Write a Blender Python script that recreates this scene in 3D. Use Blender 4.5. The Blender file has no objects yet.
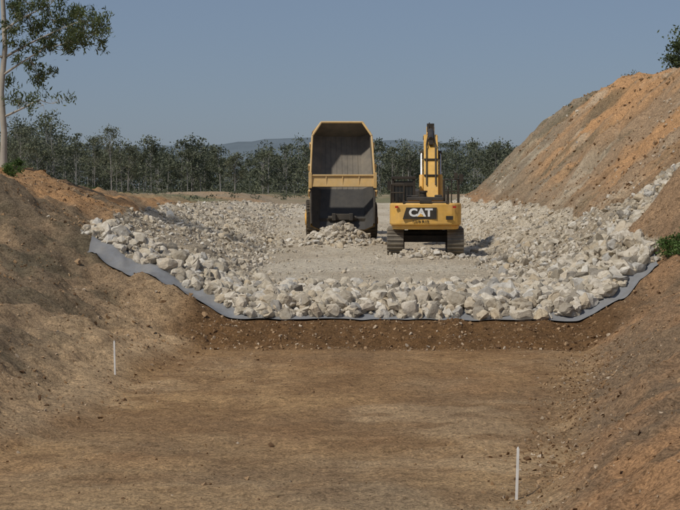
import bpy, bmesh, math, random
import numpy as np
from mathutils import Vector, Matrix, Euler
random.seed(7); rng=np.random.default_rng(7)
S=bpy.context.scene
CAMZ=4.1
# ---------------------------------------------------------------- noise
TAB=np.random.default_rng(3).random((256,256))
def vn(x,y):
    ix=np.floor(x).astype(int); iy=np.floor(y).astype(int)
    fx=x-ix; fy=y-iy; fx=fx*fx*(3-2*fx); fy=fy*fy*(3-2*fy)
    a=TAB[ix&255,iy&255]; b=TAB[(ix+1)&255,iy&255]; c=TAB[ix&255,(iy+1)&255]; d=TAB[(ix+1)&255,(iy+1)&255]
    return (a*(1-fx)+b*fx)*(1-fy)+(c*(1-fx)+d*fx)*fy-0.5
def fbm(x,y,o=4,s=0.0):
    r=0;a=1.0
    for i in range(o):
        cs,sn=math.cos(.6*i),math.sin(.6*i)
        xr=(x*cs-y*sn)*(2.03**i); yr=(x*sn+y*cs)*(2.03**i)
        r=r+a*vn(xr+s+i*17.3,yr+s*1.7+i*9.1); a*=0.5
    return r
def ss(a,b,x):
    t=np.clip((x-a)/(b-a),0,1); return t*t*(3-2*t)
def smin(a,b,k):
    h=np.clip(0.5+0.5*(b-a)/k,0,1); return b*(1-h)+a*h-k*h*(1-h)
def G(X,Y,x,y,sx,sy): return np.exp(-((X-x)/sx)**2-((Y-y)/sy)**2)
I=np.interp
def fXL(Y): return I(Y,[10,17,23,27,33,38,41,75,115,150],[-8,-6.6,-5.2,-4.3,-4.1,-3.6,-2.9,-3.4,-4.5,-8])
def fXR(Y): return I(Y,[10,17,23,33,40,75,90,100,115,160,230],[0.9,2.1,3.4,5.4,6.5,7.0,6.6,6.6,7.9,22,45])
def fyb(X): return I(X,[-14,-7.2,-2.7,6.4,8.8,14],[44.5,43.0,40.6,40.5,41.6,42.9])
def fw(X): return I(X,[-8,-6,-3.4,-2.4,5.5,6.8,8.6],[.85,.82,.55,.16,.12,.45,.50])
def XLr(Y): return I(Y,[40,42,55,90,110,125],[-7.3,-7.5,-8.2,-8.6,-7,-5])+0.5*fbm(Y*.4,Y*0,2,5)
def XRr(Y): return fXR(Y)+I(Y,[40,44,47,48,51.8,53.5,58,75,90,110],[2.5,2.7,3.4,6.5,6.5,3.9,3.2,2.8,2.4,1.6])+0.3*fbm(Y*.5,Y*0,2,8)
def spur(X,Y): return ss(7.6,10.8,X+.5*fbm(X*.6,Y*.6,3,44))*np.exp(-((Y-44.9)/1.6)**2)
def rockmask(X,Y):
    return (Y>fyb(X)+fw(X))&(X>XLr(Y))&(X<XRr(Y))&((spur(X,Y)<.22)|((Y>46.3)&(spur(X,Y)<.6)))&(Y<122)
def lane(x,y): return ss(44.5,49.5,y+1.5*fbm(x*.5,y*.4,3,80))*ss(-3.8,-2.2,x+1.2*fbm(x*.5,y*.5,3,81))*ss(7.4,5.2,x+1.2*fbm(x*.3,y*.5,3,82))
def height(X,Y):
    XL=fXL(Y);XR=fXR(Y);yb=fyb(X)
    T=Y-(yb-40.5)
    zb=I(T+0.45*fbm(X*.8,Y*.3,3,2),[38.2,40.0],[0,.5])+ss(0,.9,Y-yb)*.42+I(Y,[42,62,75,115,140],[0,.25,.55,1.7,2.3])
    zb=zb+np.clip(9-Y,0,9)*.27
    sl=I(Y,[20,38,60],[.40,.38,.38])
    sL=np.maximum(0,XL-X+0.5*fbm(X*.25,Y*.25,3,1)*ss(40,36,Y)); hL=sl*sL
    capL=I(Y,[0,50,60,66,82,150],[4.8,5.0,4.7,4.2,3.1,3.2])+.35*fbm(X*.15,Y*.15,3,4)
    sR=np.maximum(0,X-XR+0.5*fbm(X*.25,Y*.25,3,6)*ss(42,36,Y))
    s2=I(Y,[40,50,60,85,100],[.6,.9,.95,1.0,.98])
    hR=.55*np.minimum(sR,2.5)+s2*np.maximum(0,sR-2.5)
    capR=I(Y,[0,40,60,85,100,135,230],[5.2,5.6,9,9.5,9.7,8.8,3.2])+.20*np.clip(X-15,0,14)*I(Y,[50,80,150,230],[0,1,1,0])+.8*fbm(X*.35,Y*.35,5,9)
    z=zb+hL+hR
    z=np.where(X<(XL+XR)/2, smin(z,np.maximum(capL,zb+.05),.9), smin(z,np.maximum(capR,zb+.05),.4))
    z=z+1.45*spur(X,Y)
    z=z+.6*G(X,Y,-10.8,45.5,1.8,2.2)-.5*G(X,Y,-10.5,52,3,2.2)+.5*G(X,Y,-15,60,4,3)
    bk=ss(0,1.5,sL)+ss(0,1.5,sR)
    near=ss(160,60,Y)
    ridg=1-np.abs(2*fbm(X*.9,Y*.9,3,71))
    z=z+near*(.05*fbm(X*.5,Y*.5,3,11)+bk*(.40*fbm(X*.55,Y*.55,5,12)+.18*fbm(X*2.4,Y*2.4,4,22)+.12*(ridg-.6)))
    z=z+near*.030*fbm(X*2.2,Y*2.2,4,13)
    stp=ss(37.4,38.6,T)*ss(40.6,40.0,T)
    z=z+stp*.18*fbm(X*2.0,Y*2.0,4,14)
    hill=ss(3,6,sR)*ss(52,62,Y)*ss(180,130,Y)
    rg=np.abs(fbm(Y*.28+X*.10,X*.05,4,72))
    z=z+hill*(.6*fbm(Y*.30+X*.22,X*.10-Y*.05,5,15)+.34*fbm(X*.9,Y*.9,4,19)-.55*np.clip(.16-rg,0,.16)/.16)
    z=z+.85*G(X,Y,0.1,71.2,1.25,1.1)+.3*G(X,Y,3.6,62.6,1.2,.9)+.25*G(X,Y,-.9,70.5,1.,.8)
    flo=ss(38,36,Y)*ss(0,.6,X-XL)*ss(0,.6,XR-X)
    for k,(x0,m) in enumerate([(-1.6,.03),(.6,.03),(1.7,.06),(3.0,.10),(-2.6,-.02)]):
        xx=X-(x0+m*(Y-25)+.25*np.sin(Y*.13+k))
        z=z-flo*.035*np.exp(-(xx/.22)**2)*(.6+.8*vn(Y*1.1,X*0+k))
    z=z+flo*(.06*fbm(X*.6,Y*1.1,5,27)+.028*fbm(X*3.3,Y*3.3,4,28))
    far=ss(90,150,Y)
    z=z+far*(.35*fbm(X*.05,Y*.05,4,16))*ss(2000,500,Y)
    z=z+ss(70,85,Y)*ss(150,110,Y)*ss(-7.5,-10,X)*(.45*fbm(X*.25,Y*.2,4,18)+.15)
    z=z+.6*G(X,Y,-19,110,5,4)+.5*G(X,Y,-32,120,6,5)+.5*G(X,Y,-12,128,5,4)
    return z
# ---------------------------------------------------------------- mesh helpers
def link(o): S.collection.objects.link(o); return o
def npmesh(name,V,F,mat,smooth=False,cols=None):
    V=np.asarray(V,dtype=np.float32);F=np.asarray(F,dtype=np.int32)
    me=bpy.data.meshes.new(name);n=F.shape[1]
    me.vertices.add(len(V));me.vertices.foreach_set('co',V.ravel())
    me.loops.add(F.size);me.loops.foreach_set('vertex_index',F.ravel())
    me.polygons.add(len(F));me.polygons.foreach_set('loop_start',np.arange(0,F.size,n,dtype=np.int32))
    try: me.polygons.foreach_set('loop_total',np.full(len(F),n,dtype=np.int32))
    except Exception: pass
    me.update(calc_edges=True)
    me.polygons.foreach_set('use_smooth',np.full(len(F),smooth))
    if cols is not None:
        a=me.color_attributes.new('Col','FLOAT_COLOR','POINT')
        c=np.ones((len(V),4),dtype=np.float32);c[:,:3]=cols;a.data.foreach_set('color',c.ravel())
    me.materials.append(mat)
    return link(bpy.data.objects.new(name,me))
# ---------------------------------------------------------------- materials
def newmat(name):
    m=bpy.data.materials.new(name);m.use_nodes=True;nt=m.node_tree
    return m,nt,nt.nodes['Principled BSDF']
def N(nt,t,**k):
    n=nt.nodes.new(t)
    for a,b in k.items(): setattr(n,a,b)
    return n
def noise(nt,scale,detail=4,rough=.6,coord='Object'):
    tc=N(nt,'ShaderNodeTexCoord');n=N(nt,'ShaderNodeTexNoise')
    n.inputs['Scale'].default_value=scale;n.inputs['Detail'].default_value=detail;n.inputs['Roughness'].default_value=rough
    nt.links.new(tc.outputs[coord],n.inputs['Vector']);return n
def ramp(nt,src,p):
    r=N(nt,'ShaderNodeValToRGB');e=r.color_ramp.elements
    while len(e)<len(p): e.new(.5)
    for i,(a,c) in enumerate(p):
        e[i].position=a;e[i].color=(*c,1) if len(c)==3 else c
    nt.links.new(src,r.inputs[0]);return r
def mixc(nt,a,b,fac,mode='MIX'):
    m=N(nt,'ShaderNodeMix',data_type='RGBA',blend_type=mode)
    for s,v in ((0,fac),(6,a),(7,b)):
        if hasattr(v,'is_linked'): nt.links.new(v,m.inputs[s])
        else: m.inputs[s].default_value=v if s==0 else (*v,1)
    return m.outputs[2]
def simple(name,col,rough=.6,metal=0,dust=0,dustcol=(.38,.29,.18),bump=0,spec=.3,ns=3):
    m,nt,b=newmat(name)
    b.inputs['Roughness'].default_value=rough;b.inputs['Metallic'].default_value=metal
    b.inputs['Specular IOR Level'].default_value=spec
    n=noise(nt,ns,6,.65)
    v=ramp(nt,n.outputs[0],[(.3,(.78,.78,.78)),(.7,(1.12,1.12,1.12))])
    c=mixc(nt,col,v.outputs[0],1.0,'MULTIPLY')
    if dust:
        n2=noise(nt,1.7,6,.7);f=ramp(nt,n2.outputs[0],[(.40,(dust*.35,)*3),(.65,(dust,)*3)])
        c=mixc(nt,c,dustcol,f.outputs[0])
    nt.links.new(c,b.inputs['Base Color'])
    if bump:
        bp=N(nt,'ShaderNodeBump');bp.inputs['Strength'].default_value=bump;bp.inputs['Distance'].default_value=.02
        nn=noise(nt,25,4,.6);nt.links.new(nn.outputs[0],bp.inputs['Height']);nt.links.new(bp.outputs[0],b.inputs['Normal'])
    return m
mt,nt,b=newmat('soil')
b.inputs['Roughness'].default_value=1;b.inputs['Specular IOR Level'].default_value=.1
at=N(nt,'ShaderNodeAttribute',attribute_name='Col')
n1=noise(nt,6,8,.78);n3=noise(nt,24,3,.7)
v1=ramp(nt,n1.outputs[0],[(.36,(.62,.61,.59)),(.5,(1.08,1.08,1.08)),(.64,(1.45,1.43,1.38))])
v3=ramp(nt,n3.outputs[0],[(.37,(.72,.72,.72)),(.63,(1.30,1.30,1.30))])
c=mixc(nt,at.outputs[0],v1.outputs[0],.9,'MULTIPLY');c=mixc(nt,c,v3.outputs[0],.9,'MULTIPLY')
nt.links.new(c,b.inputs['Base Color'])
b1=N(nt,'ShaderNodeBump');b1.inputs['Strength'].default_value=.8;b1.inputs['Distance'].default_value=.15
nt.links.new(n1.outputs[0],b1.inputs['Height']);nt.links.new(b1.outputs[0],b.inputs['Normal'])
def islandmat(name,stops,rough=.95,bump=.5,ns=6):
    m,nt,b=newmat(name);b.inputs['Roughness'].default_value=rough;b.inputs['Specular IOR Level'].default_value=.15
    g=N(nt,'ShaderNodeNewGeometry');r=ramp(nt,g.outputs['Random Per Island'],stops)
    n=noise(nt,ns,6,.7);v=ramp(nt,n.outputs[0],[(.3,(.72,.67,.61)),(.65,(1.1,1.1,1.1))])
    nt.links.new(mixc(nt,r.outputs[0],v.outputs[0],1.0,'MULTIPLY'),b.inputs['Base Color'])
    if bump:
        bp=N(nt,'ShaderNodeBump');bp.inputs['Strength'].default_value=bump;bp.inputs['Distance'].default_value=.06
        nt.links.new(n.outputs[0],bp.inputs['Height']);nt.links.new(bp.outputs[0],b.inputs['Normal'])
    return m
m_rock=islandmat('limestone_rock',[(0,(.25,.23,.20)),(.12,(.40,.36,.29)),(.35,(.53,.475,.375)),(.6,(.60,.56,.485)),(.78,(.50,.42,.30)),(.9,(.68,.655,.59)),(1,(.33,.32,.30))],bump=.7,ns=7)
m_clod=islandmat('soil_clods',[(0,(.14,.085,.048)),(.4,(.29,.19,.105)),(.8,(.40,.28,.17)),(1,(.50,.43,.34))])
def leafmat(name,stops,trans=.25):
    m,nt,b=newmat(name)
    g=N(nt,'ShaderNodeNewGeometry');r=ramp(nt,g.outputs['Random Per Island'],stops)
    n=noise(nt,.25,3,.5);v=ramp(nt,n.outputs[0],[(.35,(.65,.68,.65)),(.65,(1.25,1.22,1.1))])
    cc=mixc(nt,r.outputs[0],v.outputs[0],1.0,'MULTIPLY')
    nt.links.new(cc,b.inputs['Base Color']);b.inputs['Roughness'].default_value=.6;b.inputs['Specular IOR Level'].default_value=.25
    t=N(nt,'ShaderNodeBsdfTranslucent');nt.links.new(cc,t.inputs[0])
    mx=N(nt,'ShaderNodeMixShader');mx.inputs[0].default_value=trans
    nt.links.new(b.outputs[0],mx.inputs[1]);nt.links.new(t.outputs[0],mx.inputs[2])
    nt.links.new(mx.outputs[0],nt.nodes['Material Output'].inputs[0]);return m
m_leaf=leafmat('eucalypt_leaves',[(0,(.06,.085,.035)),(.6,(.11,.14,.06)),(1,(.17,.19,.09))],.35)
m_far=leafmat('distant_foliage',[(0,(.085,.098,.072)),(.6,(.125,.142,.098)),(1,(.18,.19,.13))],.2)  # distance haze put into the leaf colours, paler and greyer
m_shrub=leafmat('shrub_leaves',[(0,(.06,.11,.03)),(1,(.13,.20,.06))],.3)
m_bark=simple('pale_bark',(.42,.38,.32),.9,bump=.4,spec=.1,ns=1.5)
m_barkf=simple('distant_bark',(.34,.325,.30),.9,spec=.1,ns=1.5)
m_yel=simple('dusty_yellow_paint',(.76,.43,.075),.45,dust=.35,dustcol=(.60,.45,.26))
m_yelt=simple('tray_yellow_paint',(.68,.43,.14),.6,dust=.6,dustcol=(.54,.43,.28))
m_dark=simple('dark_metal',(.035,.034,.034),.6,dust=.4,dustcol=(.18,.15,.11))
m_blk=simple('black_paint',(.015,.015,.016),.5,dust=.15)
m_trk=simple('track_steel',(.10,.09,.08),.55,metal=.2,dust=.8,dustcol=(.38,.33,.25),bump=.3)
m_tray=simple('worn_tray_steel',(.15,.14,.125),.75,dust=.8,dustcol=(.27,.235,.185),spec=.2,ns=2)
m_tray_shade=simple('shaded_tray_steel',(.045,.045,.048),.55,dust=.5,dustcol=(.12,.11,.09),spec=.3,ns=2)  # tray steel darkened: shade of tailgate and tray put into the colour
m_rub=simple('rubber',(.03,.03,.03),.9,dust=.5,dustcol=(.2,.16,.11),spec=.1)
m_chr=simple('chrome_rod',(.6,.6,.6),.25,metal=.9)
m_wht=simple('white_paint',(.8,.8,.78),.5)
m_red=simple('red_lens',(.4,.02,.02),.3)
m_geo=simple('grey_geotextile',(.20,.215,.24),.85,dust=.4,dustcol=(.28,.25,.2),bump=.3,spec=.1,ns=5)
mg,ntg,bg=newmat('cab_glass');bg.inputs['Base Color'].default_value=(.04,.05,.055,1);bg.inputs['Roughness'].default_value=.08
bg.inputs['Transmission Weight'].default_value=.35
m_glass=mg
# ---------------------------------------------------------------- terrain
def grow(a,b,n,first):
    r=np.geomspace(first,abs(b-a),n);return a+np.sign(b-a)*r
ys=np.concatenate([grow(13.5,-400,22,.8)[::-1],np.arange(13.5,30,.07),np.arange(30,60,.1),np.arange(60,130,.25),grow(130,5000,90,.5)])
xs=np.concatenate([grow(-14,-4000,60,.15)[::-1],np.arange(-14,14,.085),grow(14,4000,80,.13)])
XX,YY=np.meshgrid(xs,ys);ZZ=height(XX,YY)
def mix(a,b,t):
    return a*(1-t[...,None])+np.array(b)*t[...,None]
def ground_col(X,Y):
    XL=fXL(Y);XR=fXR(Y);T=Y-(fyb(X)-40.5)
    sL=np.maximum(0,XL-X);sR=np.maximum(0,X-XR)
    C=np.ones(X.shape+(3,))*np.array([.45,.29,.147])
    n=fbm(X*.3,Y*.4,5,31); C=mix(C,(.33,.205,.104),ss(-.1,.4,n))
    n=fbm(X*.35+Y*.2,Y*.5-X*.1,5,36); C=mix(C,(.53,.375,.22),.8*ss(.0,.4,n))
    n=fbm(X*1.3,Y*1.7,5,39); C=mix(C,(.25,.15,.075),.65*ss(.03,.35,n))
    for k,(x0,m,q) in enumerate([(-1.9,.03,.0),(.2,.03,.0),(1.7,.10,.3),(3.3,.11,.3),(-3.2,.05,-.2)]):
        xx=X-(x0+m*(Y-25)+.25*np.sin(Y*.13+k))
        C=mix(C,(.25,.15,.076),.55*np.exp(-(xx/.30)**2)*ss(-.2,.3,fbm(X*.8,Y*.5,3,55+k)))
    C=mix(C,(.50,.385,.245),.6*ss(24,15,Y+2*n))
    C=mix(C,(.27,.155,.072),.6*ss(31,37.5,Y+5*fbm(X*.4,Y*.4,4,38)))
    n=fbm(X*.5,Y*.5,5,32)
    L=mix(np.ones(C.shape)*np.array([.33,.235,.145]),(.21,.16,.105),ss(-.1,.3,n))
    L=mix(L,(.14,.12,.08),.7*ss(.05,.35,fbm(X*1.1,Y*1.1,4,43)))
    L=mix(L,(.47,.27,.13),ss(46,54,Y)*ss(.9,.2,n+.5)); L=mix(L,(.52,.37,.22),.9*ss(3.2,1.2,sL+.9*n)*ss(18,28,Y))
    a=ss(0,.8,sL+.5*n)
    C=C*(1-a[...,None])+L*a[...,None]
    n=fbm(X*.35,Y*.35,5,33)
    R=mix(np.ones(C.shape)*np.array([.35,.215,.12]),(.25,.175,.11),ss(-.15,.3,n))
    R=mix(R,(.44,.255,.13),.7*ss(.0,.4,fbm(X*.3,Y*.3,4,41)))
    R=mix(R,(.18,.135,.09),.6*ss(.05,.35,fbm(X*1.1,Y*1.1,4,45)))
    a=ss(-.2,.7,sR+.4*n)
    C=C*(1-a[...,None])+R*a[...,None]
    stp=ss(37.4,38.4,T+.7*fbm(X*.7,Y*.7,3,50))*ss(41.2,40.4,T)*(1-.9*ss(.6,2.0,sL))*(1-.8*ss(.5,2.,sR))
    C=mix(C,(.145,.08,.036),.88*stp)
    hill=ss(2.2,3.6,sR)*ss(50,58,Y)
    g=fbm(Y*.35+X*.2,X*.12,5,34)
    H=mix(np.ones(C.shape)*np.array([.48,.28,.14]),(.35,.245,.155),ss(-.15,.3,g))
    H=mix(H,(.24,.20,.145),ss(80,97,Y+14*g+1.6*(6.5-sR))*.85)
    H=mix(H,(.26,.22,.16),.7*ss(5.0,2.5,sR+2.5*g))
    H=mix(H,(.50,.43,.32),.6*ss(.15,.45,fbm(X*.6+Y*.2,Y*.35,4,61)))
    H=mix(H,(.15,.13,.085),.65*ss(.1,.4,fbm(Y*.6+X*.4,X*.3,5,62)))
    H=mix(H,(.19,.14,.09),.6*ss(.12,.02,np.abs(fbm(Y*.28+X*.10,X*.05,4,72))))
    C=C*(1-hill[...,None])+H*hill[...,None]
    C=mix(C,(.32,.215,.13),.8*ss(.15,.5,spur(X,Y)))
    f=ss(78,95,Y)*ss(2.5,0,sR)*ss(-1,1,np.maximum(XLr(Y)-X,Y-118))
    P=mix(np.ones(C.shape)*np.array([.33,.26,.18]),(.21,.20,.12),ss(-.1,.4,fbm(X*.08,Y*.08,4,35)))
    P=mix(P,(.40,.25,.14),.6*ss(0,.4,fbm(X*.1,Y*.14,4,68)))
    C=C*(1-f[...,None])+P*f[...,None]
    C=mix(C,(.14,.14,.085),ss(200,235,Y))
    rm=rockmask(X,Y)
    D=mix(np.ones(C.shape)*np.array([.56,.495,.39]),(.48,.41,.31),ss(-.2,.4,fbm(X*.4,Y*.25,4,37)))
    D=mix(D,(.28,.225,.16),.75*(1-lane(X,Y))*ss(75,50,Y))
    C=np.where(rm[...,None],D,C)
    return C
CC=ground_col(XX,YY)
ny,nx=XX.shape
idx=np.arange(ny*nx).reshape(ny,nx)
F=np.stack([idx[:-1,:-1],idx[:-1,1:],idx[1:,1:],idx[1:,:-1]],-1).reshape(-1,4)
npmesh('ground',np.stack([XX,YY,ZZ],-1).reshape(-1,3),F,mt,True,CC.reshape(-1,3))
# ---------------------------------------------------------------- geotextile
gx=np.arange(-7.25,8.95,.06);gs=np.linspace(0,1,11)
GX,GS=np.meshgrid(gx,gs)
wob=.05*fbm(GX*1.5,GX*0,3,70)
GY=fyb(GX)-.10+wob*(1-GS)+GS*(fw(GX)+.45)
GZ=height(GX,GY)
for _ in range(6):
    GZ[:,1:-1]=(GZ[:,:-2]+2*GZ[:,1:-1]+GZ[:,2:])/4
GZ=np.maximum(GZ,height(GX,GY)-.01)+.045+.03*vn(GX*1.3,GY*2)
ii=np.arange(GX.size).reshape(GX.shape)
Fg=np.stack([ii[:-1,:-1],ii[:-1,1:],ii[1:,1:],ii[1:,:-1]],-1).reshape(-1,4)
npmesh('geotextile_sheet',np.stack([GX,GY,GZ],-1).reshape(-1,3),Fg,m_geo,True)
# ---------------------------------------------------------------- rocks
def rockvar(k,npts,sub=False):
    r=np.random.default_rng(100+k);bm=bmesh.new()
    p=r.normal(size=(npts,3));p/=np.linalg.norm(p,axis=1)[:,None];p*=r.uniform(.78,1.1,(npts,1))
    p=np.sign(p)*np.abs(p)**.8
    p*=np.array([1,r.uniform(.6,.95),r.uniform(.42,.75)])
    for q in p: bm.verts.new(q)
    bmesh.ops.convex_hull(bm,input=bm.verts[:])
    bmesh.ops.delete(bm,geom=[g for g in bm.verts if not g.link_faces],context='VERTS')
    bmesh.ops.triangulate(bm,faces=bm.faces[:])
    if sub:
        bmesh.ops.subdivide_edges(bm,edges=bm.edges[:],cuts=1,use_grid_fill=True,smooth=.0)
        bmesh.ops.smooth_vert(bm,verts=bm.verts[:],factor=.35,use_axis_x=True,use_axis_y=True,use_axis_z=True)
        for v in bm.verts: v.co+=Vector(r.normal(size=3)*.04)
        bmesh.ops.triangulate(bm,faces=bm.faces[:])
    bm.verts.index_update()
    V=np.array([v.co[:] for v in bm.verts]);F=np.array([[v.index for v in f.verts] for f in bm.faces]);bm.free();return V,F
VHI=[rockvar(200+k,18,True) for k in range(24)];VBIG=[rockvar(k,15) for k in range(20)];VSM=[rockvar(50+k,8) for k in range(10)]
def rots(n,flat=0):
    q=rng.normal(size=(n,4))
    if flat: q[:,1:3]*=flat
    q/=np.linalg.norm(q,axis=1)[:,None];w,x,y,z=q.T
    return np.stack([1-2*(y*y+z*z),2*(x*y-z*w),2*(x*z+y*w),2*(x*y+z*w),1-2*(x*x+z*z),2*(y*z-x*w),2*(x*z-y*w),2*(y*z+x*w),1-2*(x*x+y*y)],-1).reshape(n,3,3)
def scatter(name,P,R,mat,variants,flat=0):
    Vs=[];Fs=[];off=0;n=len(P);ch=rng.integers(0,len(variants),n)
    for k,(V,F) in enumerate(variants):
        s=np.where(ch==k)[0]
        if not len(s): continue
        M=rots(len(s),flat)
        W=np.einsum('nij,vj->nvi',M,V)*R[s][:,None,None]+P[s][:,None,:]
        Vs.append(W.reshape(-1,3));Fs.append((F[None]+np.arange(len(s))[:,None,None]*len(V)+off).reshape(-1,3));off+=len(s)*len(V)
    return npmesh(name,np.concatenate(Vs),np.concatenate(Fs),mat,False)
def sample(n,x0,x1,y0,y1): return rng.uniform(x0,x1,n),rng.uniform(y0,y1,n)
RP=[];RR=[]
def addrocks(x,y,r,sink=.25):
    z=height(x,y)+r*sink;RP.append(np.stack([x,y,z],-1));RR.append(r)
x,y=sample(8200,-9,14,40,50);m=rockmask(x,y)&(rng.random(len(x))>lane(x,y)*.97);x,y=x[m],y[m]
addrocks(x,y,np.clip(rng.lognormal(-2.08,.52,len(x))*I(y,[41,47,50],[1.1,.9,.8])*(1+.25*ss(2,6,x)),.05,.36),.3)
x=rng.uniform(-7.2,8.9,420);y=fyb(x)+fw(x)+rng.uniform(0.02,.6,420);m=spur(x,y)<.2;x,y=x[m],y[m]
addrocks(x,y,np.clip(rng.lognormal(-1.8,.4,len(x)),.10,.34),.5)
x=rng.uniform(8.5,13.6,900);y=rng.uniform(46.6,52.3,900);m=rockmask(x,y);x,y=x[m],y[m]
addrocks(x,y,np.clip(rng.lognormal(-2.1,.4,len(x)),.07,.26),.4)
scatter('riprap_rocks',np.concatenate(RP),np.concatenate(RR),m_rock,VHI,.6)
RP=[];RR=[]
x,y=sample(15000,-10,14,49,82);m=rockmask(x,y)&(rng.random(len(x))>lane(x,y)*.992);x,y=x[m],y[m]
dens=ss(-.35,.1,fbm(x*.45,y*.3,3,92))
big=ss(2,6,x)*ss(62,50,y)
addrocks(x,y,np.clip(rng.lognormal(-2.55,.45,len(x))*(.75+.35*dens+.3*big),.03,.27),.12)
x,y=sample(6000,-10,14,80,122);m=rockmask(x,y)&(rng.random(len(x))>lane(x,y)*.97);x,y=x[m],y[m]
addrocks(x,y,np.clip(rng.lognormal(-2.45,.4,len(x)),.05,.25),.1)
for (cx,cy,sx,sy,n,mu) in [(.1,71.2,1.4,1.2,520,-2.2),(3.6,62.3,1.3,.9,160,-2.5),(-.9,70.3,1.4,1,140,-2.3),(7.0,58,1.3,3,160,-2.1)]:
    x=rng.normal(cx,sx*.6,n);y=rng.normal(cy,sy*.6,n);addrocks(x,y,np.clip(rng.lognormal(mu,.4,n),.05,.26),.4)
scatter('rubble_rocks',np.concatenate(RP),np.concatenate(RR),m_rock,VBIG,.6)
RP=[];RR=[]
x,y=sample(30000,-9,13,40.5,90);m=rockmask(x,y)&(rng.random(len(x))>.45*lane(x,y));x,y=x[m],y[m]
addrocks(x,y,np.clip(rng.lognormal(-3.35,.5,len(x))*(1-.30*lane(x,y)),.012,.09),.1)
scatter('crushed_gravel',np.concatenate(RP),np.concatenate(RR),m_rock,VSM)
RP=[];RR=[]
x,y=sample(38000,-14,13,14,62)
bank=((x<fXL(y)+.4)|(x>fXR(y)-.6))
pr=np.where(bank,.9,.65*np.clip(.4+2*fbm(x*.3,y*.3,3,90),0.08,1));m=(rng.random(len(x))<pr)&~rockmask(x,y)&~((y>fyb(x)-.1)&(y<fyb(x)+.8));x,y=x[m],y[m]
addrocks(x,y,np.clip(rng.lognormal(-3.9,.55,len(x))*I(y,[14,40,60],[.7,1.15,1.5])*np.where((x<fXL(y)+.4)|(x>fXR(y)-.6),1,.65),.008,.14),.15)
x=rng.uniform(-4.0,6.8,1500);y=fyb(x)-40.5+rng.uniform(37.6,40.2,1500);addrocks(x,y,np.clip(rng.lognormal(-3.5,.5,1500),.012,.09),.1)
x,y=sample(9000,8,26,55,112);m=(x>XRr(y))&(rng.random(9000)<.6);x,y=x[m],y[m];addrocks(x,y,np.clip(rng.lognormal(-2.95,.5,len(x)),.03,.28),.1)
x=rng.uniform(0,1,3000);y=rng.uniform(14,36,3000);x=fXR(y)+rng.normal(.1,.5,3000);addrocks(x,y,np.clip(rng.lognormal(-4.0,.5,3000),.008,.06),.2)
scatter('soil_clods',np.concatenate(RP),np.concatenate(RR),m_clod,VSM)
x,y=sample(350,-9,13,42,60);m=(~rockmask(x,y))&(y>fyb(x)+.3);x,y=x[m],y[m]
x2=rng.uniform(9,24,320);y2=rng.uniform(52,105,320)
x=np.concatenate([x,x2]);y=np.concatenate([y,y2]);addr=np.clip(rng.lognormal(-2.7,.4,len(x)),.03,.2)
scatter('scattered_rocks',np.stack([x,y,height(x,y)+addr*.2],-1),addr,m_rock,VBIG,.6)
# ---------------------------------------------------------------- trees
class Veg:
    def __init__(s): s.V=[];s.F=[];s.n=0;s.LV=[];s.ln=0
    def tube(s,pts,rad,k=6):
        pts=[Vector(p) for p in pts];base=s.n
        for i,p in enumerate(pts):
            d=(pts[min(i+1,len(pts)-1)]-pts[max(i-1,0)]).normalized()
            u=d.cross(Vector((.3,1,.1))).normalized();v=d.cross(u)
            for j in range(k):
                a=2*math.pi*j/k;q=p+(u*math.cos(a)+v*math.sin(a))*rad[i];s.V.append(q[:])
        for i in range(len(pts)-1):
            for j in range(k):
                s.F.append((base+i*k+j,base+i*k+(j+1)%k,base+(i+1)*k+(j+1)%k,base+(i+1)*k+j))
        s.n+=len(pts)*k
    def leaves(s,C,n,rad,L,W,droop=.6):
        c=np.asarray(C)+rng.normal(size=(n,3))*np.asarray(rad)*.5
        d=rng.normal(size=(n,3));d[:,2]-=droop;d/=np.linalg.norm(d,axis=1)[:,None]
        e=np.cross(d,rng.normal(size=(n,3)));e/=np.linalg.norm(e,axis=1)[:,None]
        l=L*rng.uniform(.6,1.3,(n,1));w=W*rng.uniform(.6,1.3,(n,1))
        q=np.stack([c-d*l*.5,c+e*w*.5,c+d*l*.5,c-e*w*.5],1);s.LV.append(q.reshape(-1,3))
    def limb(s,a,b,r0,r1,sag=.3,n=5,k=5):
        a=Vector(a);b=Vector(b);L=(b-a).length;pts=[];ra=[]
        o=Vector((random.uniform(-1,1),random.uniform(-1,1),random.uniform(-.3,.3)))*L*.08
        for i in range(n+1):
            t=i/n;p=a.lerp(b,t);p.z+=sag*L*.25*math.sin(math.pi*t)*-1;p+=o*math.sin(math.pi*t)
            pts.append(p);ra.append(r0*(1-t)+r1*t)
        s.tube(pts,ra,k);return pts
    def build(s,name,mb,ml):
        e=bpy.data.objects.new(name,None);link(e)
        if s.V:
            o=npmesh(name+'_wood',s.V,s.F,mb,True);o.parent=e
        L=np.concatenate(s.LV);o=npmesh(name+'_foliage',L,np.arange(len(L)).reshape(-1,4),ml,False);o.parent=e
        return e
def hz(x,y): return float(height(np.array([x]),np.array([y]))[0])
t=Veg();tx,ty=-13.45,60.;tz=hz(tx,ty)-.3
def P60(px,py,dy=0): return ((px-340)/25.,60+dy,CAMZ+(188-py)/25.)
trunk=[(tx,ty,tz),(tx+.05,ty,tz+1.6),(tx-.05,ty,tz+3.2),(tx+.1,ty+.1,tz+5),(tx+.05,ty,tz+7),(tx+.3,ty,tz+9),(tx+.2,ty,tz+11)]
t.tube(trunk,[.15,.13,.115,.105,.09,.06,.03],8)
t.limb((tx,ty,tz+3.4),P60(-60,40),.06,.03);
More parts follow.
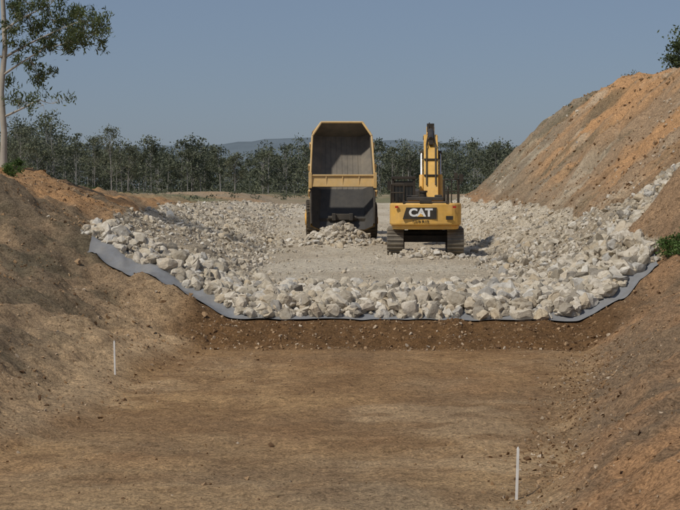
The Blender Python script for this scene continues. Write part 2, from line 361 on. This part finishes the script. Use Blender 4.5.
main=[((tx+.05,ty,tz+3.9),P60(48,48),[(20,50,0),(32,62,.8),(48,48,-.3),(64,50,.2),(44,38,.6),(74,44,-.5),(38,74,.2)]),
      ((tx+.1,ty+.1,tz+4.6),P60(82,22),[(62,24,.3),(84,16,-.4),(98,30,.2),(101,22,0),(76,34,.5),(90,38,-.2),(70,12,.6)]),
      ((tx+.05,ty,tz+5.6),P60(48,8),[(24,16,.2),(40,8,-.5),(52,20,.3),(34,28,.6),(58,2,-.2),(16,30,-.6),(12,8,.2)]),
      ((tx+.1,ty,tz+7),P60(50,-40),[(20,-20,.2),(45,-30,.5),(60,-45,0),(30,-60,-.5),(70,-22,.2)]),
      ((tx+.2,ty,tz+9),P60(0,-80),[(-10,-60,.5),(10,-85,.2),(30,-95,0),(-30,-80,-.4)]),
      ((tx,ty,tz+4.6),P60(-60,30),[(-30,30,.5),(-55,20,0),(-70,45,.3),(-40,0,.3),(-15,15,-.6),(-60,-20,0)]),
      ((tx,ty,tz+2.2),P60(40,100),[(28,104,.2),(46,106,-.2),(34,98,.1),(16,100,.4),(54,104,0)]),
      ((tx,ty,tz+2.7),P60(-25,100),[(-20,95,.5),(-40,105,0),(-8,80,.3)])]
for a,bp,cl in main:
    pts=t.limb(a,bp,.055,.018,.1,6)
    for (px,py,dy) in cl:
        c=P60(px,py,dy*1.6);k=min(pts,key=lambda p:(p-Vector(c)).length)
        t.limb(k,c,.020,.008,.2,3,4)
        small=py>80
        for j in range(4 if small else 7):
            cc=(c[0]+random.gauss(0,.33),c[1]+random.gauss(0,.45),c[2]+random.gauss(0,.22))
            t.leaves(cc,24 if small else 40,(.24,.26,.24),.21,.055,1.1)
            t.limb(c,cc,.008,.004,0,2,3)
t.build('eucalyptus_tree',m_bark,m_leaf)
def crown_tree(v,x,y,z,h,spread,nl,L,W,leafn,thick=.1,clear=.35,trunkr=None):
    tr=trunkr or h*.016
    lean=random.uniform(-.06,.06)*h
    top=(x+lean,y,z+h*.9)
    v.tube([(x,y,z-.2),(x+lean*.3,y,z+h*clear),(x+lean*.7,y,z+h*.7),top],[tr,tr*.8,tr*.45,tr*.15],5)
    for i in range(nl):
        zz=random.uniform(clear,1.0)
        f=math.sin(math.pi*min(1,max(.12,(zz-clear)/(1-clear)*.75+.2)))
        a=random.uniform(0,6.28);r=spread*f*random.uniform(.3,1.15)
        c=(x+lean*zz+r*math.cos(a),y+r*math.sin(a),z+h*zz)
        st=(x+lean*zz*.7,y,z+h*max(clear*.8,zz-.22))
        v.limb(st,c,tr*.3,tr*.1,.1,2,3)
        rr=spread*random.uniform(.25,.5)
        v.leaves(c,leafn,(rr,rr,rr*.62),L,W,.4)
v=Veg();
for (x,y,h,s) in [(22.4,99,2.9,1.5),(24.5,100,3.8,1.9)]:
    crown_tree(v,x,y,hz(x,y)-.1,h,s,22,.26,.12,110,clear=.12)
v.build('hilltop_tree',m_bark,m_leaf)
v=Veg()
for i in range(640):
    y=225+150*random.random()**1.3;x=random.uniform(-.38,.32)*y
    px=340+x/y*1500
    h=random.uniform(6.3,9.8)*(.75+.25*y/260)*(.92+.17*math.sin(px*.031)*math.sin(px*.013+1))
    if random.random()<.08: h*=1.15
    if px<60: h*=1.25
    n=random.randint(12,18)
    crown_tree(v,x,y,hz(x,y),h,h*random.uniform(.2,.42),n,.46,.2,36,clear=random.uniform(.1,.5),trunkr=random.uniform(.06,.12))
for i in range(1000):
    y=random.uniform(226,330);x=random.uniform(-.38,.32)*y;r=random.uniform(.8,2.6)
    v.leaves((x,y,hz(x,y)+r*.7),60,(r,r,r*.9),.45,.22,0)
v.build('distant_trees',m_barkf,m_far)
v=Veg()
for (px,y,h) in [(22,150,6.8),(112,190,8.2),(95,200,7),(235,185,5.0),(12,160,6),(38,170,6),(128,195,6)]:
    x=(px-340)/1500*y;crown_tree(v,x,y,hz(x,y),h,h*.28,20,.30,.12,70,clear=.33,trunkr=.08)
v.build('plain_trees',m_barkf,m_far)
v=Veg()
for i in range(300):
    y=random.uniform(95,225);x=random.uniform(-.32,.1)*y
    if x>XLr(np.array([y]))[0]-1 and y<130: continue
    if x>float(fXR(y))+2: continue
    r=random.uniform(.15,.5);v.leaves((x,y,hz(x,y)+r*.4),30,(r*1.5,r,r*.7),.22,.1,0)
for i in range(120): # tufts along the cut crest
    y=random.uniform(72,104);x=random.uniform(14.5,27);r=random.uniform(.08,.24)
    if hz(x,y)<9.2: continue
    v.leaves((x,y,hz(x,y)+r*.4),26,(r*1.6,r,r*.8),.13,.05,0)
v.build('scrub',m_barkf,m_far)
def shrub(x,y,r,n=5,name='shrub'):
    v=Veg();z=hz(x,y)
    for i in range(n):
        c=(x+random.gauss(0,r*.5),y+random.gauss(0,r*.4),z+abs(random.gauss(r*.4,r*.3)))
        v.limb((x,y,z-.05),c,.012,.005,0,2,3)
        v.leaves(c,130,(r*.5,r*.5,r*.42),.11,.045,.1)
    v.build(name,m_bark,m_shrub)
shrub(9.35,41.9,.40,9);shrub(9.75,42.3,.42,7);shrub(-12.6,57,.4,6);shrub(-13.6,58.5,.3,5);shrub(-14.5,88,.5,6);shrub(-13.2,61,.3,5)
hx=np.linspace(-2500,2500,300)
hh=54+16*fbm(hx*.004,hx*0,5,3)+5*fbm(hx*.05,hx*0,3,7)
HV=[];
for x,h in zip(hx,hh): HV+= [(x,1700,-5),(x,1760,h*.6+3),(x,1850,h+5),(x,2100,-5)]
HF=[]
for i in range(len(hx)-1):
    for j in range(3): HF.append((i*4+j,(i+1)*4+j,(i+1)*4+j+1,i*4+j+1))
m_hill=simple('hazy_hill',(.145,.18,.21),1,spec=0,ns=.01)  # distance haze painted in as a blue-grey base colour
npmesh('distant_hills',HV,HF,m_hill,True)
# ---------------------------------------------------------------- part builder
class B:
    def __init__(s): s.bm=bmesh.new()
    def box(s,c,sz,rot=(0,0,0),taper=None):
        r=bmesh.ops.create_cube(s.bm,size=1);
        M=Matrix.Translation(c)@Euler(rot).to_matrix().to_4x4()@Matrix.Diagonal((*sz,1))
        bmesh.ops.transform(s.bm,matrix=M,verts=r['verts']);return s
    def cyl(s,a,b_,r,n=14,r2=None):
        a=Vector(a);b_=Vector(b_);d=b_-a
        q=bmesh.ops.create_cone(s.bm,cap_ends=True,segments=n,radius1=r,radius2=r if r2 is None else r2,depth=d.length)
        M=Matrix.Translation((a+b_)/2)@d.to_track_quat('Z','Y').to_matrix().to_4x4()
        bmesh.ops.transform(s.bm,matrix=M,verts=q['verts']);return s
    def prism(s,poly,fn0,fn1):
        a=[s.bm.verts.new(fn0(*p)) for p in poly];b_=[s.bm.verts.new(fn1(*p)) for p in poly];n=len(poly)
        s.bm.faces.new(a);s.bm.faces.new(b_[::-1])
        for i in range(n): s.bm.faces.new((a[i],b_[i],b_[(i+1)%n],a[(i+1)%n]))
        return s
    def xprism(s,poly,x0,x1): return s.prism(poly,lambda y,z:(x0,y,z),lambda y,z:(x1,y,z))
    def zprism(s,poly,z0,z1,sc=1): return s.prism(poly,lambda x,y:(x,y,z0),lambda x,y:(x*sc,y,z1))
    def rail(s,pts,r=.025):
        for a,b_ in zip(pts,pts[1:]): s.cyl(a,b_,r,8)
        return s
    def fin(s,name,mat,par,bev=0,smooth=False):
        bmesh.ops.recalc_face_normals(s.bm,faces=s.bm.faces[:])
        me=bpy.data.meshes.new(name);s.bm.to_mesh(me);s.bm.free();me.materials.append(mat)
        o=link(bpy.data.objects.new(name,me));o.parent=par
        if bev:
            m=o.modifiers.new('b','BEVEL');m.width=bev;m.segments=2;m.limit_method='ANGLE';m.angle_limit=math.radians(40)
        return o
# ---------------------------------------------------------------- excavator
ex=bpy.data.objects.new('excavator',None);link(ex)
exX,exY=3.72,65.5
bt=B();bf=B()
def trackpath(L,r):
    pts=[];n=25
    for i in range(n): pts.append((-L/2+L*i/n,2*r,0))
    for i in range(10): a=math.pi/2-math.pi*i/10;pts.append((L/2+r*math.cos(a),r+r*math.sin(a),None))
    for i in range(n): pts.append((L/2-L*i/n,0,0))
    for i in range(10): a=-math.pi/2-math.pi*i/10;pts.append((-L/2+r*math.cos(a),r+r*math.sin(a),None))
    return pts
for sx in (-1,1):
    cx=sx*1.27
    tp=trackpath(3.9,.49);n=len(tp)
    for i in range(n):
        y0,z0,_=tp[i];y1,z1,_=tp[(i+1)%n];a=math.atan2(z1-z0,y1-y0)
        cy,cz=(y0+y1)/2,(z0+z1)/2+.03;l=math.hypot(y1-y0,z1-z0)
        bt.box((cx,cy,cz),(.70,l*.93,.045),(a,0,0))
        nx_,nz_=-math.sin(a),math.cos(a)
        bt.box((cx,cy+nx_*.045,cz+nz_*.045),(.70,.025,.06),(a,0,0))
    bf.box((cx,0,.52),(.34,4.0,.40))
    for yy in (-1.95,1.95): bf.cyl((cx-.2,yy,.52),(cx+.2,yy,.52),.40,20)
    for k in range(8): bf.cyl((cx-.22,-1.5+k*.43,.18),(cx+.22,-1.5+k*.43,.18),.11,12)
    for k in (-.8,.8): bf.cyl((cx-.2,k,.86),(cx+.2,k,.86),.09,12)
bt.fin('tracks',m_trk,ex,.006)
bf.box((0,0,.72),(2.2,1.6,.42)).box((0,.9,.62),(2.0,.5,.3)).box((0,-.9,.62),(2.0,.5,.3)).cyl((0,0,.9),(0,0,1.16),.75,28)
bf.fin('undercarriage',m_dark,ex,.02)
def arcpoly(w,yr,yf,r=.55,bul=.12):
    p=[(-w,yf)]
    for i in range(7): a=math.pi+math.pi/2*i/6;p.append((-w+r+r*math.cos(a),yr+r+bul+ r*math.sin(a)))
    for i in range(1,8):t=i/8;p.append((-w+r+(2*w-2*r)*t,yr+bul-bul*math.sin(math.pi*t)))
    for i in range(7): a=-math.pi/2+math.pi/2*i/6;p.append((w-r+r*math.cos(a),yr+r+bul+r*math.sin(a)))
    p.append((w,yf));return p
c=B();c.zprism(arcpoly(1.50,-3.05,-2.05),1.24,2.16);c.fin('counterweight',m_yel,ex,.07)
c=B();c.zprism(arcpoly(1.40,-2.93,-2.05),1.06,1.25);c.fin('counterweight_base',m_yel,ex,.05)
c=B();c.box((0,-.35,1.27),(2.9,3.3,.2)).box((-1.12,-.9,1.72),(.72,2.2,.74)).box((1.1,-.55,1.70),(.76,2.9,.70)).box((0,-1.25,1.85),(1.5,1.6,.9))
c.fin('upper_body',m_yel,ex,.04)
c=B();c.box((0,-1.45,2.33),(1.55,1.3,.16)).box((.0,-2.55,2.19),(1.9,.5,.08)).box((-1.1,-1.6,2.12),(.66,.7,.08)).box((0,-.35,1.13),(2.5,3.2,.08))
c.box((.55,-1.3,2.45),(.32,.4,.1)).box((-.55,-1.4,2.44),(.5,.6,.08))
c.fin('engine_hood',m_dark,ex,.03)
c=B();c.cyl((.95,-1.5,2.0),(.95,-1.5,2.75),.06).cyl((.95,-1.5,2.7),(.95,-1.42,2.85),.055).cyl((-.1,-1.0,2.3),(-.1,-1.0,2.62),.15,16).cyl((-.1,-1.0,2.6),(-.1,-1.0,2.68),.19,16);c.fin('exhaust_stack',m_blk,ex)
c=B()
x0,x1,y0,y1,z0,z1=-1.46,-.44,-.1,1.75,1.35,3.24
for (x,y) in ((x0+.05,y0+.05),(x1-.05,y0+.05),(x0+.05,y1-.3),(x1-.05,y1-.3),(x0+.05,.85),(x1-.05,.85)): c.box((x,y,(z0+z1)/2),(.10,.10,z1-z0))
c.box(((x0+x1)/2,(y0+y1)/2-.1,z1),(x1-x0+.06,y1-y0-.1,.12)).box(((x0+x1)/2,(y0+y1)/2,1.62),(x1-x0-.02,y1-y0-.05,.56)).box(((x0+x1)/2,y0+.03,2.05),(x1-x0-.1,.06,.30))
c.box((x0+.02,.85,2.3),(.05,1.6,.06)).box(((x0+x1)/2,y0+.05,2.95),(x1-x0-.06,.06,.16))
for k in range(5): c.box((x0+.2+k*.155,y0-.02,2.55),(.025,.025,.8))
c.fin('cab_frame',m_blk,ex,.02)
c=B();c.box(((x0+x1)/2,y0+.07,2.55),(x1-x0-.2,.02,.74)).box((x0+.06,.78,2.5),(.02,1.4,1.2)).box((x1-.06,.78,2.5),(.02,1.4,1.2)).box(((x0+x1)/2,y1-.32,2.45),(x1-x0-.2,.02,1.3));c.fin('cab_glass',m_glass,ex)
c=B();c.box((-.97,.55,2.2),(.5,.16,.75)).box((-.97,.75,1.95),(.5,.5,.14)).box((-.97,.55,2.66),(.26,.12,.2));c.fin('seat',m_blk,ex,.03)
c=B()
c.rail([(.80,-1.9,2.1),(.80,-1.9,3.15),(.80,.2,3.15),(.80,.2,2.1)]).rail([(1.42,-1.9,2.1),(1.42,-1.9,3.15),(1.42,.5,3.15),(1.42,.5,2.1)]).rail([(.80,-1.9,2.65),(1.42,-1.9,2.65),(1.42,.5,2.65)]).rail([(.80,-1.9,3.15),(1.42,-1.9,3.15)])
c.rail([(1.42,-.7,2.1),(1.42,-.7,3.15)]).rail([(1.1,-1.9,2.1),(1.1,-1.9,3.15)])
c.rail([(-1.46,-2.0,2.1),(-1.46,-2.0,2.95),(-1.46,-.4,2.95),(-1.46,-.4,2.1)]).rail([(-1.46,-1.2,2.1),(-1.46,-1.2,2.95)]).rail([(-1.46,-2.0,2.55),(-1.46,-.4,2.55)])
c.rail([(-1.46,-2.0,2.95),(-.9,-2.0,2.95),(-.9,-2.0,2.2)]).rail([(-.9,-2.0,2.6),(-1.46,-2.0,2.6)])
c.rail([(1.42,.5,2.9),(1.58,.7,3.0),(1.58,.7,3.3)]).box((1.58,.7,3.25),(.2,.04,.32)).box((1.28,-2.0,3.30),(.16,.1,.28)).box((-1.6,1.3,2.9),(.16,.04,.4))
c.cyl((-1.2,0.1,3.25),(-1.2,.1,3.7),.01,5)
c.fin('handrails',m_blk,ex)
c=B();c.box((-1.2,-2.97,2.0),(.14,.08,.08)).box((1.2,-2.99,2.0),(.14,.08,.08));c.fin('tail_lights',m_red,ex)
c=B();c.prism([(-.95,1.50),(-.80,1.98),(.46,1.98),(.46,1.50)],lambda x,z:(x,-3.062,z),lambda x,z:(x,-2.95,z));c.fin('badge_panel',m_blk,ex)
def text(body,size,x,y,z,mat,par,name,off=.012,sx=1,sp=1.0):
    cu=bpy.data.curves.new(name,'FONT');cu.body=body;cu.size=size;cu.extrude=.006;cu.offset=off;cu.align_x='CENTER';cu.align_y='CENTER';cu.space_character=sp
    o=link(bpy.data.objects.new(name,cu));o.location=(x,y,z);o.rotation_euler=(math.pi/2,0,0);o.scale=(sx,1,1);cu.materials.append(mat);o.parent=par
text('CAT',.44,-.20,-3.072,1.755,m_wht,ex,'badge_letters',.020,1.12)
c=B();c.prism([(-.34,1.60),(-.06,1.60),(-.20,1.74)],lambda x,z:(x,-3.086,z),lambda x,z:(x,-3.06,z));c.fin('badge_triangle',m_yel,ex)
text('FERRIS',.17,-.20,-3.068,1.39,m_blk,ex,'maker_letters',0,1.25,1.15)
c=B();c.box((1.0,-2.99,1.55),(.3,.02,.16)).box((0,-3.0,2.22),(.5,.1,.12)).box((-.9,-2.9,2.20),(.1,.1,.12)).box((.9,-2.9,2.20),(.1,.1,.12));c.fin('rear_fittings',m_blk,ex,.01)
BX=.26
c=B();c.xprism([(.35,1.75),(.75,1.6),(1.35,2.5),(2.9,3.95),(4.2,4.6),(5.75,4.95),(5.85,5.2),(5.6,5.32),(4.2,5.25),(2.75,4.85),(2.2,4.5),(.9,2.8),(.3,2.0)],BX-.32,BX+.32)
c.fin('boom',m_yel,ex,.03)
c=B();c.xprism([(5.1,5.35),(5.45,5.7),(5.8,5.35),(6.9,2.75),(6.75,2.5),(6.5,2.55),(5.6,4.6),(5.25,5.1)],BX-.19,BX+.19);c.fin('stick',m_yel,ex,.03)
c=B()
c.cyl((BX,2.6,5.0),(BX,4.2,5.45),.11,14).cyl((BX-.5,2.95,4.4),(BX+.5,2.95,4.4),.09,12).cyl((BX-.35,5.55,5.15),(BX+.35,5.55,5.15),.1,12).cyl((BX-.5,.5,1.9),(BX+.5,.5,1.9),.12,12)
c.cyl((BX,5.7,5.6),(BX,6.6,4.0),.09,12).box((BX+.0,4.9,5.6),(.34,.3,.4))
c.rail([(BX-.2,.9,2.93),(BX-.2,2.3,4.75),(BX-.12,3.6,5.2),(BX-.1,4.8,5.7),(BX-.05,5.3,5.85)],.03).rail([(BX+.2,.9,2.93),(BX+.2,2.3,4.75),(BX+.12,3.6,5.2),(BX+.14,4.8,5.7),(BX+.1,5.3,5.8)],.03)
c.box((BX,1.25,3.36),(.62,.07,.07)).box((BX,1.8,4.08),(.62,.07,.07))
c.box((BX-.37,2.4,4.2),(.1,.2,.2)).box((BX+.37,2.4,4.2),(.1,.2,.2)).box((BX,2.45,4.85),(.2,.3,.2))
c.fin('hydraulics',m_blk,ex)
c=B()
for sx in (-.42,.42): c.cyl((BX+sx,1.15,1.75),(BX+sx,2.3,3.35),.11,14)
c.fin('boom_cylinders',m_yel,ex)
c=B()
for sx in (-.42,.42): c.cyl((BX+sx,2.3,3.35),(BX+sx,2.95,4.4),.055)
c.cyl((BX,4.2,5.45),(BX,5.3,5.6),.05).cyl((BX,6.6,4.0),(BX,6.9,3.2),.05);c.fin('cylinder_rods',m_chr,ex)
c=B();c.xprism([(6.5,2.65),(6.9,2.75),(7.35,2.2),(7.4,1.5),(6.9,.95),(6.3,.75),(5.75,.9),(6.2,1.25),(6.45,1.8)],BX-.75,BX+.75)
for k in range(5): c.box((BX-.66+k*.33,5.68,.9),(.1,.35,.09),(.1,0,0))
c.fin('bucket',m_dark,ex,.02)
ez=min(hz(exX-1.3,exY),hz(exX+1.3,exY),hz(exX,exY))+.06
ex.location=(exX,exY,ez);ex.rotation_euler=(0,0,math.radians(-3.0))
# ---------------------------------------------------------------- dump truck
tk=bpy.data.objects.new('dump_truck',None);link(tk)
tkX,tkY=.10,74.2
th=math.radians(63)
def TR(x,u,v): return (x,-.55+u*math.cos(th)-v*math.sin(th),.80+u*math.sin(th)+v*math.cos(th))
# (u, floor half, side half, chamfer v, top v)
secs=[(-.30,1.10,1.48,.40,.70),(.6,1.08,1.50,.45,1.05),(1.9,1.02,1.52,.48,1.36),(3.3,.99,1.46,.42,1.42),(4.15,.97,1.42,.36,1.40),(4.85,.95,1.38,.28,.34)]
def prof(s,t):
    u,f,w,cv,tv=s
    return [(-w-t,tv),(-w-t,cv-t*.4),(-f-t*.4,-t),(f+t*.4,-t),(w+t,cv-t*.4),(w+t,tv)]
def shell(t):
    V=[];Fc=[]
    for s in secs:
        for (x,v_) in prof(s,t): V.append(TR(x,s[0],v_))
    for i in range(len(secs)-1):
        for j in range(5): Fc.append((i*6+j,i*6+j+1,(i+1)*6+j+1,(i+1)*6+j))
    return V,Fc,(len(secs)-1)*6
def head(V,k,u,t):
    n=len(V);V+= [TR(.98+t,u,1.42),TR(-.98-t,u,1.42)]
    return tuple(range(k,k+6))+(n,n+1)
V,Fc,k=shell(0);hf=head(V,k,secs[-1][0],0)
me=bpy.data.meshes.new('tray_inner');me.from_pydata(V,[],Fc+[hf]);me.materials.append(m_tray);me.materials.append(m_tray_shade)
for p in me.polygons[:10]: p.material_index=1  # lower tray faces get the steel with painted-in shade
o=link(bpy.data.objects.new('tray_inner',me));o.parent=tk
# corner gussets closing the canopy between head and sides
V,Fc,k=shell(.09)
V[k:k+6]=[TR(x,secs[-1][0]+.09,v_) for (x,v_) in prof(secs[-1],.09)];hf=head(V,k,secs[-1][0]+.09,.05)
me=bpy.data.meshes.new('tray_outer');me.from_pydata(V,[],Fc+[hf]);me.materials.append(m_yelt);o=link(bpy.data.objects.new('tray_outer',me));o.parent=tk
c=B()
for sg in (-1,1):
    a=[TR(sg*1.40,4.85,.34),TR(sg*1.42,4.15,1.40),TR(sg*1.0,4.86,1.42)]
    b_=[(p[0]+sg*.04,p[1]+.03,p[2]+.03) for p in a]
    va=[c.bm.verts.new(p) for p in a];vb=[c.bm.verts.new(p) for p in b_]
    c.bm.faces.new(va);c.bm.faces.new(vb[::-1])
    for i in range(3): c.bm.faces.new((va[i],vb[i],vb[(i+1)%3],va[(i+1)%3]))
c.fin('tray_corner_gussets',m_yelt,tk)
def tube_tr(c,p,q,r): c.cyl(TR(*p),TR(*q),r,8)
c=B();cd_=B()
for sg in (-1,1):
    for i,(a,b_) in enumerate(zip(secs[:-1],secs[1:-1])):
        tube_tr(cd_ if i<2 else c,(sg*(a[2]+.045),a[0],a[4]),(sg*(b_[2]+.045),b_[0],b_[4]),.05)
    tube_tr(c,(sg*1.46,4.15,1.42),(sg*1.02,4.88,1.44),.055)
    tube_tr(c,(sg*1.42,4.88,.34),(sg*1.02,4.88,1.44),.05)
    for (x,u) in ((1.50,2.6),(1.43,3.8),(1.51,1.2)):
        tube_tr(c,(sg*(x+.12),u,1.28),(sg*(x+.12),u,.7),.06)
tube_tr(c,(-1.02,4.88,1.44),(1.02,4.88,1.44),.055)
c.fin('tray_rails',m_yelt,tk);cd_.fin('tray_tail_rails',m_dark,tk)
c=B()
for k_ in range(7):
    x=-.8+k_*.27;c.cyl(TR(x,1.9,.008),TR(x*.97,4.8,.008),.014,6)
c.fin('tray_wear_bars',m_tray,tk)
c=B();g0=Vector(TR(0,1.66,1.42));gz=g0.z
c.box((0,g0.y,gz),(3.22,.10,.60),(math.radians(-8),0,0)).box((0,g0.y-.05,gz+.26),(3.26,.10,.07)).box((0,g0.y-.03,gz-.26),(3.26,.10,.07))
for x in (-1.58,1.58): c.box((x,g0.y-.06,gz+.02),(.16,.16,.76)).box((x+(.02 if x>0 else -.02),g0.y+.55,gz-.35),(.09,1.3,.2),(math.radians(-35),0,0))
for x in (-.8,0,.8): c.box((x,g0.y-.07,gz),(.05,.03,.46))
c.fin('tailgate',m_yelt,tk,.015)
c=B()
for sx in (-.42,.42): c.box((sx,1.8,1.15),(.18,5.4,.35))
c.box((0,-.6,1.15),(1.0,.2,.3)).cyl((-.7,-.55,1.1),(.7,-.55,1.1),.1).box((0,4.9,1.1),(.7,1.2,.5)).box((0,6.9,1.1),(.9,3.6,.45))
for yy in (.75,2.55,7.1): c.cyl((-1.3,yy,.93),(1.3,yy,.93),.16)
c.fin('chassis',m_dark,tk,.02)
c=B()
for sx in (-.62,.62): c.cyl((sx,4.0,1.2),(sx,2.6,2.7),.12)
c.fin('hoist_cylinders',m_yel,tk)
c=B()
for sx in (-.62,.62): c.cyl((sx,2.6,2.7),(sx,1.35,4.0),.07)
c.fin('hoist_rods',m_chr,tk)
cw=B();ch=B()
for yy in (.75,2.55,7.1):
    for sx in (-1,1):
        xa,xb=sx*1.05,sx*1.76
        cw.cyl((xa,yy,.93),(xb,yy,.93),.86,30)
        for k_ in range(26):
            a=2*math.pi*k_/26;cw.box((sx*1.40,yy+.87*math.cos(a),.93+.87*math.sin(a)),(.68,.10,.10),(a+math.pi/2,0,0))
        ch.cyl((sx*1.66,yy,.93),(sx*1.78,yy,.93),.42,20).cyl((sx*1.7,yy,.93),(sx*1.82,yy,.93),.18,12)
cw.fin('tyres',m_rub,tk,.03);ch.fin('wheel_hubs',m_yel,tk,.01)
c=B();c.xprism([(5.7,1.3),(5.7,3.35),(7.2,3.4),(7.5,2.4),(9.0,2.15),(9.2,1.2),(8.3,1.0),(8.0,1.7),(6.3,1.7),(6.2,1.2)],-.95,.95)
c.box((-1.25,7.1,1.98),(.7,2.3,.08)).box((1.25,7.1,1.98),(.7,2.3,.08)).box((0,9.1,1.0),(2.6,.3,.4));c.fin('cab',m_yel,tk,.05)
c=B();c.box((0,5.69,2.85),(1.5,.03,.7)).box((-.955,6.4,2.8),(.02,1.1,.75)).box((.955,6.4,2.8),(.02,1.1,.75)).box((0,7.38,2.92),(1.6,.03,.8),(math.radians(17),0,0));c.fin('cab_windows',m_glass,tk)
c=B()
for sx in (-1.45,1.45): c.box((sx,-.45,1.0),(.5,.04,.8));
c.box((0,-.45,.95),(2.4,.08,.25))
c.fin('mudguards',m_blk,tk,.01)
tk.location=(tkX,tkY,hz(tkX,tkY+3));tk.rotation_euler=(math.radians(.6),0,math.radians(1.5))
# ---------------------------------------------------------------- survey stakes
for i,(x,y,h,l) in enumerate([((518-340)/1500*19.7,19.7,.68,1.5),((114-340)/1500*31.5,31.5,.70,-1)]):
    e=bpy.data.objects.new('survey_stake',None);link(e)
    c=B();c.box((0,0,h/2-.06),(.035,.03,h+.12)).prism([(-.0175,h),(.0175,h),(0,h+.03)],lambda a,z:(a,-.015,z),lambda a,z:(a,.015,z));c.fin('post',m_wht,e,.003)
    e.location=(x,y,hz(x,y));e.rotation_euler=(0,math.radians(l),0)
# ---------------------------------------------------------------- light
sd=Vector((-.60,-.55,1.0)).normalized()
el=math.asin(sd.z);az=math.atan2(sd.x,sd.y)
w=bpy.data.worlds.new('World');S.world=w;w.use_nodes=True;nw=w.node_tree
sk=nw.nodes.new('ShaderNodeTexSky');sk.sky_type='NISHITA';sk.sun_disc=False;sk.sun_elevation=el;sk.sun_rotation=az
sk.air_density=1.0;sk.dust_density=.8;sk.ozone_density=2.0
mx=nw.nodes.new('ShaderNodeMix');mx.data_type='RGBA';mx.blend_type='MULTIPLY';mx.inputs[0].default_value=1;mx.inputs[7].default_value=(.72,.76,.88,1)
nw.links.new(sk.outputs[0],mx.inputs[6])
hzm=nw.nodes.new('ShaderNodeMix');hzm.data_type='RGBA';hzm.inputs[0].default_value=.6;hzm.inputs[7].default_value=(2.35,3.0,4.05,1)
nw.links.new(mx.outputs[2],hzm.inputs[6])
bgn=nw.nodes['Background'];nw.links.new(hzm.outputs[2],bgn.inputs[0]);bgn.inputs[1].default_value=.082
ld=bpy.data.lights.new('sun','SUN');ld.energy=3.0;ld.angle=math.radians(3);ld.color=(1,.93,.82)
lo=link(bpy.data.objects.new('sun',ld));lo.rotation_euler=(-sd).to_track_quat('-Z','Y').to_euler()
cd=bpy.data.cameras.new('camera');cd.sensor_width=36;cd.lens=1500/680*36;cd.clip_start=.1;cd.clip_end=8000
co=link(bpy.data.objects.new('camera',cd));co.location=(0,0,CAMZ);co.rotation_euler=(math.radians(90)-math.atan(67/1500),0,0)
S.camera=co
S.view_settings.view_transform='Standard';S.view_settings.look='None';S.view_settings.exposure=0
